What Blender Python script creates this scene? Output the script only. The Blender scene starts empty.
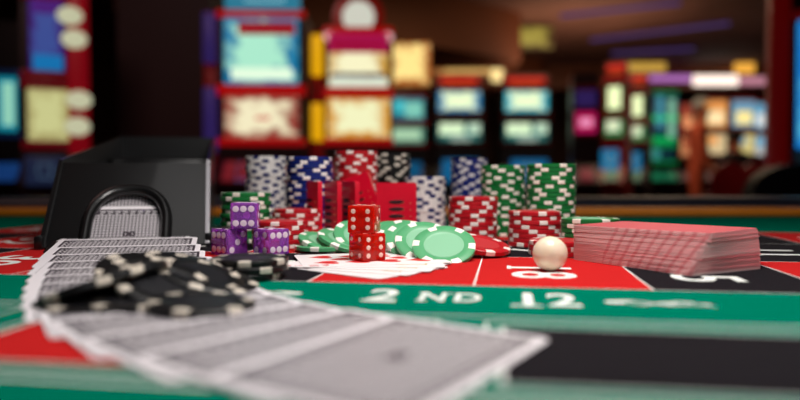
import bpy, bmesh, math, random
from mathutils import Vector, Matrix, Euler
random.seed(7)
PI = math.pi
R = math.radians
MM = 0.001
TZ = 0.78                      # height of the felt above the floor
COL = bpy.context.scene.collection
F, HC = 675.0, 51.0            # focal length in pixels, eye height over the felt (mm)

# ------------------------------------------------------------------ materials
def srgb(r, g, b):
    def f(c):
        c /= 255.0
        return c / 12.92 if c <= 0.04045 else ((c + 0.055) / 1.055) ** 2.4
    return (f(r), f(g), f(b), 1.0)

def mat(name, rgb, rough=0.5, metal=0.0, noise=0.0, nscale=300.0, spec=0.5, trans=0.0, coat=0.0,
        emit=None, estr=0.0, sss=0.0, bump=0.0, bscale=900.0, ior=1.45, sheen=0.0):
    m = bpy.data.materials.new(name); m.use_nodes = True
    nt = m.node_tree; p = nt.nodes['Principled BSDF']
    c = srgb(*rgb)
    p.inputs['Base Color'].default_value = c
    p.inputs['Roughness'].default_value = rough
    p.inputs['Metallic'].default_value = metal
    p.inputs['Specular IOR Level'].default_value = spec
    p.inputs['Transmission Weight'].default_value = trans
    p.inputs['IOR'].default_value = ior
    p.inputs['Coat Weight'].default_value = coat
    p.inputs['Sheen Weight'].default_value = sheen
    if sss:
        p.inputs['Subsurface Weight'].default_value = sss
        p.inputs['Subsurface Radius'].default_value = (0.004, 0.002, 0.001)
    if emit:
        p.inputs['Emission Color'].default_value = srgb(*emit)
        p.inputs['Emission Strength'].default_value = estr
    if noise or bump:
        tc = nt.nodes.new('ShaderNodeTexCoord')
        n = nt.nodes.new('ShaderNodeTexNoise'); n.inputs['Scale'].default_value = nscale
        n.inputs['Detail'].default_value = 4
        nt.links.new(tc.outputs['Object'], n.inputs['Vector'])
        if noise:
            mr = nt.nodes.new('ShaderNodeMapRange')
            mr.inputs['From Min'].default_value = 0.25; mr.inputs['From Max'].default_value = 0.75
            mr.inputs['To Min'].default_value = 1 - noise; mr.inputs['To Max'].default_value = 1 + noise
            mx = nt.nodes.new('ShaderNodeVectorMath'); mx.operation = 'SCALE'
            mx.inputs[0].default_value = c[:3]
            nt.links.new(n.outputs['Fac'], mr.inputs['Value'])
            nt.links.new(mr.outputs['Result'], mx.inputs['Scale'])
            nt.links.new(mx.outputs['Vector'], p.inputs['Base Color'])
        if bump:
            n2 = nt.nodes.new('ShaderNodeTexNoise'); n2.inputs['Scale'].default_value = bscale
            nt.links.new(tc.outputs['Object'], n2.inputs['Vector'])
            b = nt.nodes.new('ShaderNodeBump'); b.inputs['Strength'].default_value = bump
            b.inputs['Distance'].default_value = 0.0005
            nt.links.new(n2.outputs['Fac'], b.inputs['Height'])
            nt.links.new(b.outputs['Normal'], p.inputs['Normal'])
    return m

def glow(name, rgb, s):
    return mat(name, (20, 20, 20), 0.4, emit=rgb, estr=s)

def glow_screen(name, edge, centre, s):
    """lit screen whose picture fades from a coloured border to a pale blotchy middle"""
    m = glow(name, edge, s); k = NT(m)
    tc = k.nt.nodes.new('ShaderNodeTexCoord'); sp = k.nt.nodes.new('ShaderNodeSeparateXYZ')
    k.nt.links.new(tc.outputs['Generated'], sp.inputs[0])
    n = k.nt.nodes.new('ShaderNodeTexNoise'); n.inputs['Scale'].default_value = 5.0; n.inputs['Detail'].default_value = 2
    k.nt.links.new(tc.outputs['Generated'], n.inputs['Vector'])
    ax = k.m('ABSOLUTE', k.m('SUBTRACT', sp.outputs[0], 0.5)); az = k.m('ABSOLUTE', k.m('SUBTRACT', sp.outputs[2], 0.5))
    d = k.m('ADD', k.m('MULTIPLY', k.m('MAXIMUM', ax, az), 2.0), k.m('MULTIPLY', k.m('SUBTRACT', n.outputs['Fac'], 0.5), 1.3))
    mr = k.nt.nodes.new('ShaderNodeMapRange'); mr.interpolation_type = 'SMOOTHSTEP'
    mr.inputs['From Min'].default_value = 1.0; mr.inputs['From Max'].default_value = 0.5
    k.nt.links.new(d, mr.inputs['Value'])
    k.nt.links.new(k.mix(mr.outputs['Result'], srgb(*edge), srgb(*centre)), k.p.inputs['Emission Color'])
    return m

class NT:
    """small expression helper for node maths"""
    def __init__(self, m):
        self.nt = m.node_tree; self.p = self.nt.nodes['Principled BSDF']
    def m(self, op, a, b=None, c=None):
        n = self.nt.nodes.new('ShaderNodeMath'); n.operation = op
        for i, v in enumerate((a, b, c)):
            if v is None: continue
            if isinstance(v, (int, float)): n.inputs[i].default_value = v
            else: self.nt.links.new(v, n.inputs[i])
        return n.outputs[0]
    def mix(self, f, a, b):
        n = self.nt.nodes.new('ShaderNodeMix'); n.data_type = 'RGBA'
        if isinstance(f, (int, float)): n.inputs[0].default_value = f
        else: self.nt.links.new(f, n.inputs[0])
        for i, v in ((6, a), (7, b)):
            if isinstance(v, tuple): n.inputs[i].default_value = v
            else: self.nt.links.new(v, n.inputs[i])
        return n.outputs[2]

def card_back_mat(name, paper, ink, W, L, bord=3.4, scallop=True):
    """white-bordered lattice back, in the card's own object coordinates (x along the long side)"""
    m = mat(name, paper, 0.42, spec=0.4); k = NT(m)
    tc = k.nt.nodes.new('ShaderNodeTexCoord'); sp = k.nt.nodes.new('ShaderNodeSeparateXYZ')
    k.nt.links.new(tc.outputs['Object'], sp.inputs[0])
    x, y = sp.outputs[0], sp.outputs[1]
    ax = k.m('SUBTRACT', L / 2 * MM, k.m('ABSOLUTE', x)); ay = k.m('SUBTRACT', W / 2 * MM, k.m('ABSOLUTE', y))
    d = k.m('MULTIPLY', k.m('MINIMUM', ax, ay), 1000.0)             # mm from the edge
    inside = k.m('GREATER_THAN', d, bord)
    # lattice dots
    sx = k.m('SINE', k.m('MULTIPLY', k.m('ADD', x, y), 2 * PI / (5.2 * MM)))
    sy = k.m('SINE', k.m('MULTIPLY', k.m('SUBTRACT', x, y), 2 * PI / (5.2 * MM)))
    lat = k.m('GREATER_THAN', k.m('MULTIPLY', sx, sy), 0.0)
    # frame line and scalloped band
    l1 = k.m('LESS_THAN', k.m('ABSOLUTE', k.m('SUBTRACT', d, bord + 0.7)), 0.9)
    wave = k.m('MULTIPLY', k.m('ABSOLUTE', k.m('SINE', k.m('MULTIPLY', k.m('ADD', x, y), PI / (5.5 * MM)))), 2.2)
    l2 = k.m('LESS_THAN', k.m('ABSOLUTE', k.m('SUBTRACT', d, k.m('ADD', wave, bord + 2.4))), 0.95)
    band = k.m('LESS_THAN', d, bord + 5.2)
    # corner curls: both distances small
    mxd = k.m('MULTIPLY', k.m('MAXIMUM', ax, ay), 1000.0)
    corner = k.m('LESS_THAN', mxd, bord + 6.5)
    cw = k.m('GREATER_THAN', k.m('SINE', k.m('MULTIPLY', mxd, 3.2)), -0.35)
    corner = k.m('MULTIPLY', corner, cw)
    # emblem: two small rounds either side of the centre
    cx = k.m('SUBTRACT', k.m('ABSOLUTE', k.m('MULTIPLY', x, 1000.0)), 2.2)
    cy = k.m('MULTIPLY', y, 1000.0)
    rr = k.m('SQRT', k.m('ADD', k.m('MULTIPLY', cx, cx), k.m('MULTIPLY', cy, cy)))
    emb = k.m('MULTIPLY', k.m('LESS_THAN', rr, 2.6), k.m('GREATER_THAN', rr, 1.0))
    a = k.m('MULTIPLY', k.m('MULTIPLY', lat, 0.9), k.m('SUBTRACT', 1.0, band))
    a = k.m('MAXIMUM', a, k.m('MAXIMUM', l1, l2)); a = k.m('MAXIMUM', a, corner); a = k.m('MAXIMUM', a, emb)
    a = k.m('MULTIPLY', a, inside)
    tint = k.m('MULTIPLY', inside, 0.36)
    a = k.m('MAXIMUM', a, tint)
    k.nt.links.new(k.mix(a, srgb(*paper), srgb(*ink)), k.p.inputs['Base Color'])
    return m

# ------------------------------------------------------------------ mesh helpers
def link(name, bm, mats, parent=None, loc=(0, 0, 0), rot=(0, 0, 0), smooth=True, angle=35):
    me = bpy.data.meshes.new(name); bm.normal_update(); bm.to_mesh(me); bm.free()
    for m in (mats if isinstance(mats, (list, tuple)) else [mats]): me.materials.append(m)
    o = bpy.data.objects.new(name, me); COL.objects.link(o)
    if smooth:
        me.polygons.foreach_set('use_smooth', [True] * len(me.polygons))
        try: me.set_sharp_from_angle(angle=R(angle))
        except Exception: pass
    o.location = loc; o.rotation_euler = rot
    if parent is not None: o.parent = parent
    return o

def tag(o, label, cat, group=None, kind=None):
    o['label'] = label; o['category'] = cat
    if group: o['group'] = group
    if kind: o['kind'] = kind
    return o

def thing(name, label, cat, loc, rot=(0, 0, 0), group=None):
    o = bpy.data.objects.new(name, None); COL.objects.link(o)
    o.empty_display_size = 0.05
    o.location = loc; o.rotation_euler = rot
    return tag(o, label, cat, group)

def add_box(bm, c, s, mi=0, bevel=0.0, rot=None, seg=2):
    r = bmesh.ops.create_cube(bm, size=1.0)
    vs = r['verts']
    for v in vs: v.co = Vector((v.co.x * s[0], v.co.y * s[1], v.co.z * s[2]))
    fs = list({f for v in vs for f in v.link_faces})
    if bevel:
        es = list({e for v in vs for e in v.link_edges})
        rb = bmesh.ops.bevel(bm, geom=es, offset=bevel, segments=seg, affect='EDGES', profile=0.5)
        fs = list({f for f in rb['faces']} | {f for f in fs if f.is_valid})
        vs = list({v for f in fs for v in f.verts})
    M = Matrix.Translation(Vector(c))
    if rot is not None: M = M @ (rot if isinstance(rot, Matrix) else Euler(rot).to_matrix().to_4x4())
    for v in vs: v.co = M @ v.co
    for f in fs: f.material_index = mi
    return vs

def add_prism(bm, pts, z0, z1, mi=0, M=None):
    """extrude a 2D polygon (x,y) between z0 and z1"""
    a = [bm.verts.new((p[0], p[1], z0)) for p in pts]; b = [bm.verts.new((p[0], p[1], z1)) for p in pts]
    n = len(pts); fs = [bm.faces.new(a[::-1]), bm.faces.new(b)]
    for i in range(n): fs.append(bm.faces.new((a[i], a[(i + 1) % n], b[(i + 1) % n], b[i])))
    for f in fs: f.material_index = mi
    if M is not None:
        for v in a + b: v.co = M @ v.co
    return fs

def add_lathe(bm, prof, n=32, mi=0, mif=None, M=None):
    rings = []
    for (r, z) in prof:
        if r < 1e-7: rings.append([bm.verts.new((0, 0, z))])
        else: rings.append([bm.verts.new((r * math.cos(2 * PI * i / n), r * math.sin(2 * PI * i / n), z)) for i in range(n)])
    for k in range(len(rings) - 1):
        A, B = rings[k], rings[k + 1]
        for i in range(n):
            j = (i + 1) % n
            if len(A) == 1 and len(B) == 1: continue
            if len(A) == 1: f = bm.faces.new((A[0], B[j], B[i]))
            elif len(B) == 1: f = bm.faces.new((A[i], A[j], B[0]))
            else: f = bm.faces.new((A[i], A[j], B[j], B[i]))
            f.material_index = mif(k, i) if mif else mi
    if M is not None:
        for ring in rings:
            for v in ring: v.co = M @ v.co

def add_tube(bm, pts, r, n=10, mi=0):
    pts = [Vector(p) for p in pts]; rings = []
    for i, p in enumerate(pts):
        t = (pts[min(i + 1, len(pts) - 1)] - pts[max(i - 1, 0)]).normalized()
        u = t.orthogonal().normalized() if i == 0 else (u - t * u.dot(t)).normalized()
        w = t.cross(u)
        rad = r[i] if isinstance(r, (list, tuple)) else r
        rings.append([bm.verts.new(p + (u * math.cos(2 * PI * k / n) + w * math.sin(2 * PI * k / n)) * rad) for k in range(n)])
    for a, b in zip(rings, rings[1:]):
        for k in range(n):
            f = bm.faces.new((a[k], a[(k + 1) % n], b[(k + 1) % n], b[k])); f.material_index = mi
    bm.faces.new(rings[0][::-1]).material_index = mi; bm.faces.new(rings[-1]).material_index = mi

def rrect(w, h, r, n=5):
    pts = []
    for cx, cy, a0 in ((w / 2 - r, h / 2 - r, 0), (-w / 2 + r, h / 2 - r, 90), (-w / 2 + r, -h / 2 + r, 180), (w / 2 - r, -h / 2 + r, 270)):
        for i in range(n + 1):
            a = R(a0 + 90 * i / n); pts.append((cx + r * math.cos(a), cy + r * math.sin(a)))
    return pts

def copy_tree(o):
    c = o.copy(); COL.objects.link(c)
    for ch in list(o.children):
        d = ch.copy(); COL.objects.link(d); d.parent = c
        for g in list(ch.children):
            e = g.copy(); COL.objects.link(e); e.parent = d
    return c

def at(px, py, z=0.0):
    """point of the table at height z (mm) in mm, from the photograph's geometry"""
    s = (py - 179.3) / (HC - z)
    return ((px - 400) / s, F / s)

def T(x, y, z):
    return (x * MM, y * MM, TZ + z * MM)

ORD = ['topmost', 'second from the top', 'third from the top', 'fourth from the top', 'fifth from the top', 'sixth from the top',
       'seventh from the top', 'eighth from the top', 'ninth from the top', 'tenth from the top', 'eleventh from the top',
       'twelfth from the top', 'thirteenth from the top', 'fourteenth from the top', 'fifteenth from the top',
       'sixteenth from the top', 'seventeenth from the top', 'eighteenth from the top', 'nineteenth from the top',
       'twentieth from the top', '21st from the top', '22nd from the top', '23rd from the top', '24th from the top',
       '25th from the top']
def nth(i, n):
    if i == n - 1: return 'bottom'
    return ORD[i] if i < len(ORD) else '%dth from the top' % (i + 1)

# ------------------------------------------------------------------ palette
felt_green = mat('felt green', (0, 107, 84), 1.0, noise=0.10, nscale=900, spec=0.0, bump=0.4, bscale=2500)
print_red = mat('printed red', (186, 34, 34), 1.0, noise=0.07, nscale=900, spec=0.03, bump=0.4, bscale=2500)
print_black = mat('printed black', (27, 24, 28), 0.95, noise=0.10, nscale=900, spec=0.08, bump=0.4, bscale=2500)
print_white = mat('printed white', (225, 228, 222), 0.9, noise=0.03, nscale=900, spec=0.15)
wood_amber = mat('amber varnished rail', (205, 118, 22), 0.4, noise=0.15, nscale=30)
leather_dark = mat('dark padded leather', (30, 32, 42), 0.45)
wood_dark = mat('dark wood', (48, 26, 18), 0.5, noise=0.2, nscale=12)

# ------------------------------------------------------------------ the roulette table
TH = R(8.97)
E1 = (math.cos(TH), -math.sin(TH)); E2 = (math.sin(TH), math.cos(TH))
OX, OY = 35.3, 322.0
W, RH = 82.5, 124.0
table = thing('roulette_table', 'long roulette table with green felt, red and black numbered boxes and amber wooden rail', 'table', (0, 0, 0))
bm = bmesh.new()
add_box(bm, (0.05, 0.33, TZ - 0.031), (2.9, 1.28, 0.060), bevel=0.004)
link('tabletop', bm, wood_dark, table)
bm = bmesh.new(); add_box(bm, (0.05, 0.325, TZ - 0.0006), (2.86, 1.25, 0.0010)); link('felt', bm, felt_green, table)
# rail: long straight rail on the far side with a rounded section, short rails at both ends
bm = bmesh.new()
def bar(bm, x0, x1, y0, y1, z0, z1, b):
    add_box(bm, ((x0 + x1) / 2, (y0 + y1) / 2, (z0 + z1) / 2), (abs(x1 - x0), abs(y1 - y0), abs(z1 - z0)), bevel=b, seg=4)
bar(bm, -1.38, 1.48, 0.915, 0.968, TZ, TZ + 0.012, 0.005)
bar(bm, -1.38, -1.33, -0.30, 0.915, TZ, TZ + 0.012, 0.005)
bar(bm, 1.43, 1.48, -0.30, 0.915, TZ, TZ + 0.012, 0.005)
link('rail', bm, wood_amber, table)
bm = bmesh.new()
bar(bm, -1.42, 1.52, 0.972, 1.10, TZ - 0.06, TZ + 0.024, 0.022)
link('armrest', bm, leather_dark, table)
for sx in (-1.0, 1.1):
    bm = bmesh.new()
    add_box(bm, (sx, 0.33, 0.37), (0.22, 0.6, 0.70), bevel=0.01); add_box(bm, (sx, 0.33, 0.02), (0.36, 0.9, 0.04), bevel=0.008)
    link('pedestal', bm, wood_dark, table)

# printed layout: boxes, lines, numbers, lettering and flourishes in one printed sheet
def LP(u, v):      # layout coordinates in mm -> table mm
    return (OX + u * E1[0] + v * E2[0], OY + u * E1[1] + v * E2[1])
bmL = bmesh.new()
def lpoly(pts, mi, lift):
    vs = [bmL.verts.new(T(*LP(u, v), lift)) for u, v in pts]
    f = bmL.faces.new(vs); f.material_index = mi
    if f.normal.z < 0: f.normal_flip()
def lrect(u0, v0, u1, v1, mi, lift): lpoly([(u0, v0), (u1, v0), (u1, v1), (u0, v1)], mi, lift)
REDN = {1, 3, 5, 7, 9, 12, 14, 16, 18, 19, 21, 23, 25, 27, 30, 32, 34, 36}
ltext = []
for i in range(-6, 6):
    base = 18 - 3 * i                      # column 0 holds 18,17,16
    for r in range(3):
        n = base - r
        lrect(i * W, r * RH, (i + 1) * W, (r + 1) * RH, 0 if n in REDN else 1, 0.04)
        ltext.append((str(n), (i + 0.5) * W - 8, (r + 0.5) * RH - 5, -90, 38, 1.28, 0.02, 0.0))
LW = 0.9
for i in range(-6, 7): lrect(i * W - LW / 2, 0, i * W + LW / 2, 3 * RH, 2, 0.07)
for r in range(4): lrect(-6 * W, r * RH - LW / 2, 6 * W, r * RH + LW / 2, 2, 0.07)
# the dozens strip
lrect(-6 * W, -73.2, 6 * W, -72.2, 2, 0.07)
for i in (-6, -2, 2, 6): lrect(i * W - LW / 2, -72, i * W + LW / 2, 0, 2, 0.07)
# zero field
lrect(6 * W, 0, 6 * W + 1.5, 3 * RH, 2, 0.075)
# outside boxes: frame lines and red / black fills
for k in range(-3, 3):
    u0, u1 = k * 2 * W, (k + 1) * 2 * W
    a, b = u0 + 8, u1 - 8
    for (p, q, s_, t) in ((a, -162, a + 1.0, -81), (b - 1.0, -162, b, -81), (a, -82, b, -81), (a, -162, b, -161)):
        lrect(p, q, s_, t, 2, 0.07)
    if k in (-1, 0):
        lrect(a + 7, -154.5, b - 7, -90, 0 if k == -1 else 1, 0.05)
        for (p, q, s_, t) in ((a + 5.8, -156, a + 7.2, -88.8), (b - 7.2, -156, b - 5.8, -88.8), (a + 6, -89.6, b - 6, -88.9), (a + 6, -155.6, b - 6, -154.8)):
            lrect(p, q, s_, t, 2, 0.07)
lrect(-6 * W, -170, 6 * W, -168.3, 2, 0.07)
def curl(u, v, w, h, turns, flip=1, r0=0.2):
    """swash stroke as a ribbon"""
    pts = []
    for k in range(25):
        t = k / 24
        pts.append((u + w * t, v + h * math.sin(t * PI * turns) * flip, r0 + 0.8 * math.sin(t * PI)))
    for (a, b) in zip(pts, pts[1:]):
        lpoly([(a[0], a[1] - a[2]), (b[0], b[1] - b[2]), (b[0], b[1] + b[2]), (a[0], a[1] + a[2])], 2, 0.07)
def orn(u, s=1):
    curl(u, -34, s * 34, 4, 2, 1); curl(u + s * 6, -36, s * 30, 3.5, 2.5, -1); curl(u + s * 24, -34, s * 18, 5, 1.5, 1)
    for k, (du, rr) in enumerate(((3, 3.0), (9, 1.8), (25, 2.2), (33, 1.5), (39, 1.4))):
        lpoly([(u + s * du + rr * 1.5 * math.cos(q * PI / 6), -34 + (k % 2) * 3 + rr * math.sin(q * PI / 6)) for q in range(12)], 2, 0.075)
orn(-76, -1); orn(57, 1)
for base in (-4, 4):
    orn(base * W - 76, -1); orn(base * W + 57, 1)
# letters
def text_mesh(body, size, wide, offset, rot, u, v, lift, mi=2, spacing=1.0):
    cu = bpy.data.curves.new('lettering', 'FONT'); cu.body = body; cu.size = size; cu.offset = offset * size
    cu.align_x = 'CENTER'; cu.align_y = 'CENTER'; cu.resolution_u = 3; cu.space_character = spacing
    to = bpy.data.objects.new('lettering', cu); COL.objects.link(to)
    dg = bpy.context.evaluated_depsgraph_get(); me = bpy.data.meshes.new_from_object(to.evaluated_get(dg))
    c, s = math.cos(R(rot)), math.sin(R(rot))
    base = len(bmL.verts); vs = []
    for q in me.vertices:
        x, y = q.co.x * wide, q.co.y
        vs.append(bmL.verts.new(T(*LP(u + x * c - y * s, v + x * s + y * c), lift)))
    for f in me.polygons:
        try:
            g = bmL.faces.new([vs[i] for i in f.vertices]); g.material_index = mi
            g.normal_update()
            if g.normal.z < 0: g.normal_flip()
        except ValueError: pass
    bpy.data.objects.remove(to); bpy.data.curves.remove(cu); bpy.data.meshes.remove(me)
for (s, u, v, rot, size, wide, off, _) in ltext:
    text_mesh(s, size * 1.25, 1.2, 0.012, rot, u, v, 0.08)
    # serifs of the ones (they lie on their side, foot towards the left of the table)
    for q, ch in enumerate(s):
        if ch == '1':
            vv = v + (0 if len(s) == 1 else (16.0 if q == 0 else -16.0)) - 1.5
            lrect(u - 17.5, vv - 7, u - 15.0, vv + 7, 2, 0.085)
def strip_word(parts, u0):
    for (s, du, size, wide) in parts:
        text_mesh(s, size, wide, 0.018, 0, u0 + du, -34, 0.08)
strip_word((('2', -38, 42, 0.74), ('N', -16, 28, 0.58), ('D', -1, 28, 0.60), ('1', 24.5, 41, 0.74), ('2', 39, 41, 0.70)), 0)
lrect(17.5, -49.0, 30, -46.2, 2, 0.085)       # foot serif of the 1
lrect(-22.5, -44.5, -17.5, -43.0, 2, 0.085); lrect(-23, -24.8, -18, -23.3, 2, 0.085); lrect(-12.5, -24.8, -7.5, -23.3, 2, 0.085)
strip_word((('3', -34, 44, 0.78), ('R', -12, 29, 0.72), ('D', 4, 29, 0.72), ('1', 27, 42, 0.8), ('2', 42, 42, 0.74)), -4 * W)
strip_word((('1', -34, 44, 0.78), ('S', -12, 29, 0.72), ('T', 4, 29, 0.72), ('1', 27, 42, 0.8), ('2', 42, 42, 0.74)), 4 * W)
bmL.normal_update()
link('printed_layout', bmL, [print_red, print_black, print_white], table, smooth=False)

# ------------------------------------------------------------------ chips
def chip_mats(nm, base, spot, inl):
    return [mat(nm + ' chip body', base, 0.38, spec=0.5), mat(nm + ' chip spots', spot, 0.42), mat(nm + ' chip centre', inl, 0.38)]
CM = {
    'green': chip_mats('green', (16, 108, 50), (238, 226, 214), (120, 190, 150)),
    'sheen_green': chip_mats('sheen-lit green', (84, 164, 112), (245, 240, 230), (134, 192, 154)),  # sheen on the fallen green chips, put into a paler colour
    'red': chip_mats('red', (180, 20, 32), (238, 222, 214), (190, 50, 55)),
    'blue': chip_mats('blue', (16, 34, 110), (235, 230, 226), (60, 90, 160)),
    'white': chip_mats('white', (226, 222, 218), (22, 34, 96), (230, 226, 220)),
    'black': chip_mats('black', (9, 9, 11), (206, 196, 182), (24, 24, 28)),
}
CR, CT = 20.0 * MM, 3.3 * MM
def chip_mesh(key, nspot=6, seg=120):
    bm = bmesh.new(); r, t = CR, CT
    prof = [(0, 0.0002), (0.0128, 0.0002), (0.0132, 0.0), (0.0156, 0), (r - 0.0006, 0), (r, 0.0005), (r, t - 0.0005), (r - 0.0006, t), (0.0156, t), (0.0132, t), (0.0128, t - 0.0002), (0, t - 0.0002)]
    per = seg // nspot
    def mif(k, i):
        if k in (0, 10): return 2
        if k in (1, 2, 8, 9): return 0
        return 1 if (i % per) < 6 else 0
    add_lathe(bm, prof, seg, mif=mif)
    # small square marks of the ring between the spots
    me = bpy.data.meshes.new(key + ' casino chip'); bm.normal_update(); bm.to_mesh(me); bm.free()
    for m in CM[key]: me.materials.append(m)
    me.polygons.foreach_set('use_smooth', [True] * len(me.polygons))
    try: me.set_sharp_from_angle(angle=R(40))
    except Exception: pass
    return me
CHM = {k: chip_mesh(k) for k in CM}
def inlay_mesh(key):
    bm = bmesh.new()
    add_lathe(bm, [(0.0124, CT - 0.00019), (0.0124, CT - 0.00006), (0.0118, CT - 0.00002), (0.0113, CT - 0.00012), (0, CT - 0.00012)], 48)
    me = bpy.data.meshes.new('inlay'); bm.normal_update(); bm.to_mesh(me); bm.free(); me.materials.append(CM[key][2]); return me
INM = {k: inlay_mesh(k) for k in CM}
def chip(key, x, y, z, rot=(0, 0, 0), label='', group=None, inlay=False):
    o = bpy.data.objects.new('casino_chip', CHM[key]); COL.objects.link(o)
    o.location = T(x, y, z); o.rotation_euler = rot
    tag(o, label, 'casino chip', group)
    if inlay:
        i = bpy.data.objects.new('inlay', INM[key]); COL.objects.link(i); i.parent = o
    return o

def stack(key, px, top, d, n, what, colour, jit=0.5):
    """a stack of n chips at pixel column px, depth d mm, resting on the felt"""
    x = (px - 400) * d / F
    a = random.random() * 6
    for i in range(n):
        a = a + random.uniform(0.2, 0.85)
        z = 0.3 + i * (CT / MM + 0.03)
        chip(key, x + random.uniform(-jit, jit), d + random.uniform(-jit, jit), z, (0, 0, a),
             '%s chip, %s of the %s' % (colour, nth(n - 1 - i, n), what), 'chips of the ' + what, inlay=(i == n - 1))

stack('white', 266, 157, 672, 22, 'tall white stack by the shoe', 'navy-spotted white', 0.9)
stack('blue', 310, 156, 590, 21, 'navy stack behind the left plaques', 'white-spotted navy', 0.7)
stack('red', 356, 149, 628, 23, 'tallest red stack behind the plaques', 'white-spotted red', 0.5)
stack('black', 391, 153, 690, 23, 'tall black stack behind the plaques', 'white-spotted black', 0.6)
stack('white', 425, 177, 650, 16, 'white stack right of the plaques', 'navy-spotted white', 0.5)
stack('blue', 469, 155, 742, 22, 'farthest navy stack, by the greens', 'white-spotted navy', 0.4)
stack('red', 473, 194, 552, 11, 'mid-height red stack before the navy', 'white-spotted red', 0.4)
stack('green', 503, 163, 612, 19, 'left one of two tall green stacks', 'cream-spotted green', 0.4)
stack('green', 551, 162, 560, 19, 'tall green stack behind the ball', 'cream-spotted green', 0.3)
stack('red', 535, 211, 517, 8, 'short red stack behind the ball', 'white-spotted red', 0.3)
stack('green', 590, 214, 478, 7, 'low green stack behind the deck', 'cream-spotted green', 0.4)
stack('red', 559, 236, 455, 3, 'lowest red pile by the deck', 'white-spotted red', 0.2)
stack('red', 297, 204, 556, 8, 'red stack left of the plaques', 'white-spotted red', 0.5)
stack('green', 246, 194, 552, 12, 'green stack behind the purple dice', 'cream-spotted green', 0.8)
stack('red', 279, 222, 505, 6, 'low red stack behind purple dice', 'white-spotted red', 0.3)

def tilt(ax_deg, amount, spin=0):
    """lean a chip by 'amount' degrees towards the compass direction ax_deg (0 = right, -90 = towards the lens)"""
    a = R(ax_deg); axis = Vector((-math.sin(a), math.cos(a), 0))
    return (Matrix.Rotation(R(amount), 3, axis) @ Matrix.Rotation(R(spin), 3, 'Z')).to_euler()

def leaning(key, px, py, d, ax, amt, spin, label, group, z=None):
    """chip whose centre projects to (px,py) at depth d; amt = slope of its face"""
    x = (px - 400) * d / F
    zc = HC - (py - 179.3) * d / F
    return chip(key, x, d, zc, tilt(ax, amt, spin), label, group, inlay=True)

# sheen-lit green chips spread in a toppled row behind the red dice
gg = 'sheen-lit green chips toppled in a row'
row = [
    (323, 249.5, 478, 0, 0, 10, 'flat green chip at the left end of the toppled row'),
    (325, 245.0, 482, -35, 17, 40, 'green chip leaning lowest over the flat one, left end of row'),
    (344, 243.5, 480, -32, 21, 5, 'second leaning green chip from the left, before the plaques'),
    (360, 240.0, 484, -60, 34, 30, 'steeper green chip peeking out left of the red dice'),
    (394, 239.5, 478, -80, 29, 10, 'green chip showing just right of the red dice'),
    (405, 240.5, 468, -85, 33, 38, 'green chip fourth from the right end of the toppled row'),
    (414, 242.5, 457, -80, 34, 22, 'green chip third from the right end of the toppled row'),
    (425, 244.0, 446, -85, 35, 50, 'green chip just behind the full-faced one at right'),
]
for (px, py, d, ax, amt, sp, lab) in row:
    leaning('sheen_green', px, py, d, ax, amt, sp, lab, gg)
leaning('sheen_green', 444, 248.5, 427, -95, 33, 42, 'full-faced sheen-lit green chip lying in front at the right end of the row', gg)
leaning('red', 481, 253.0, 455, 0, 0, 8, 'flat red chip beneath the tilted red one, right of green row', 'two fallen red chips')
leaning('red', 480, 247.0, 450, -50, 14, 35, 'tilted red chip resting on another, beside the full-faced green chip', 'two fallen red chips')

# black chips heaped over the dealt cards
gb = 'black chips heaped on the dealt cards'
bl = [
    # px, py, depth, lean dir, amount, spin, label
    (92, 309.0, 268, 0, 2, 0, 'black chip lying flat under the left end of the heap'),
    (84, 297.0, 276, 160, 22, 10, 'leftmost leaning black chip of the heap'),
    (106, 290.5, 283, 158, 24, 25, 'black chip leaning left, second in the heap from the left'),
    (124, 285.0, 291, 155, 24, 0, 'black chip leaning left, third in the heap from the left'),
    (141, 277.0, 302, -45, 20, 30, 'black chip near the crest of the heap, cream spots facing front'),
    (150, 283.0, 293, -42, 22, 36, 'black chip sloping forward below the crest of the heap'),
    (162, 289.0, 284, -40, 22, 42, 'black chip sloping forward in the middle of the heap'),
    (171, 270.0, 322, -30, 14, 10, 'black chip at the back of the heap near the shoe'),
    (186, 274.0, 314, -25, 16, 50, 'black chip at the back of the heap, right of the crest'),
    (198, 280.0, 304, -20, 18, 33, 'black chip leaning right over the right half of the heap'),
    (213, 285.0, 306, -15, 14, 12, 'rightmost leaning black chip of the heap'),
    (140, 307.0, 268, 0, 0, 48, 'black chip lying flat under the middle of the heap'),
    (201, 309.5, 258, -10, 3, 15, 'flat black chip nearest the lens, cream spot in front'),
]
for (px, py, d, ax, amt, sp, lab) in bl:
    leaning('black', px, py, d, ax, amt, sp, lab, gb)
for k in range(3):
    chip('black', -81 + k * 1.2 + (k % 2) * 1.5, 349 + k * 1.5, 0.4 + k * 3.34, (0, 0, 0.5 + k * 0.5),
         'black chip, %s of the three stacked right of the heap' % nth(2 - k, 3), 'three black chips stacked beside the heap', inlay=(k == 2))

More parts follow.
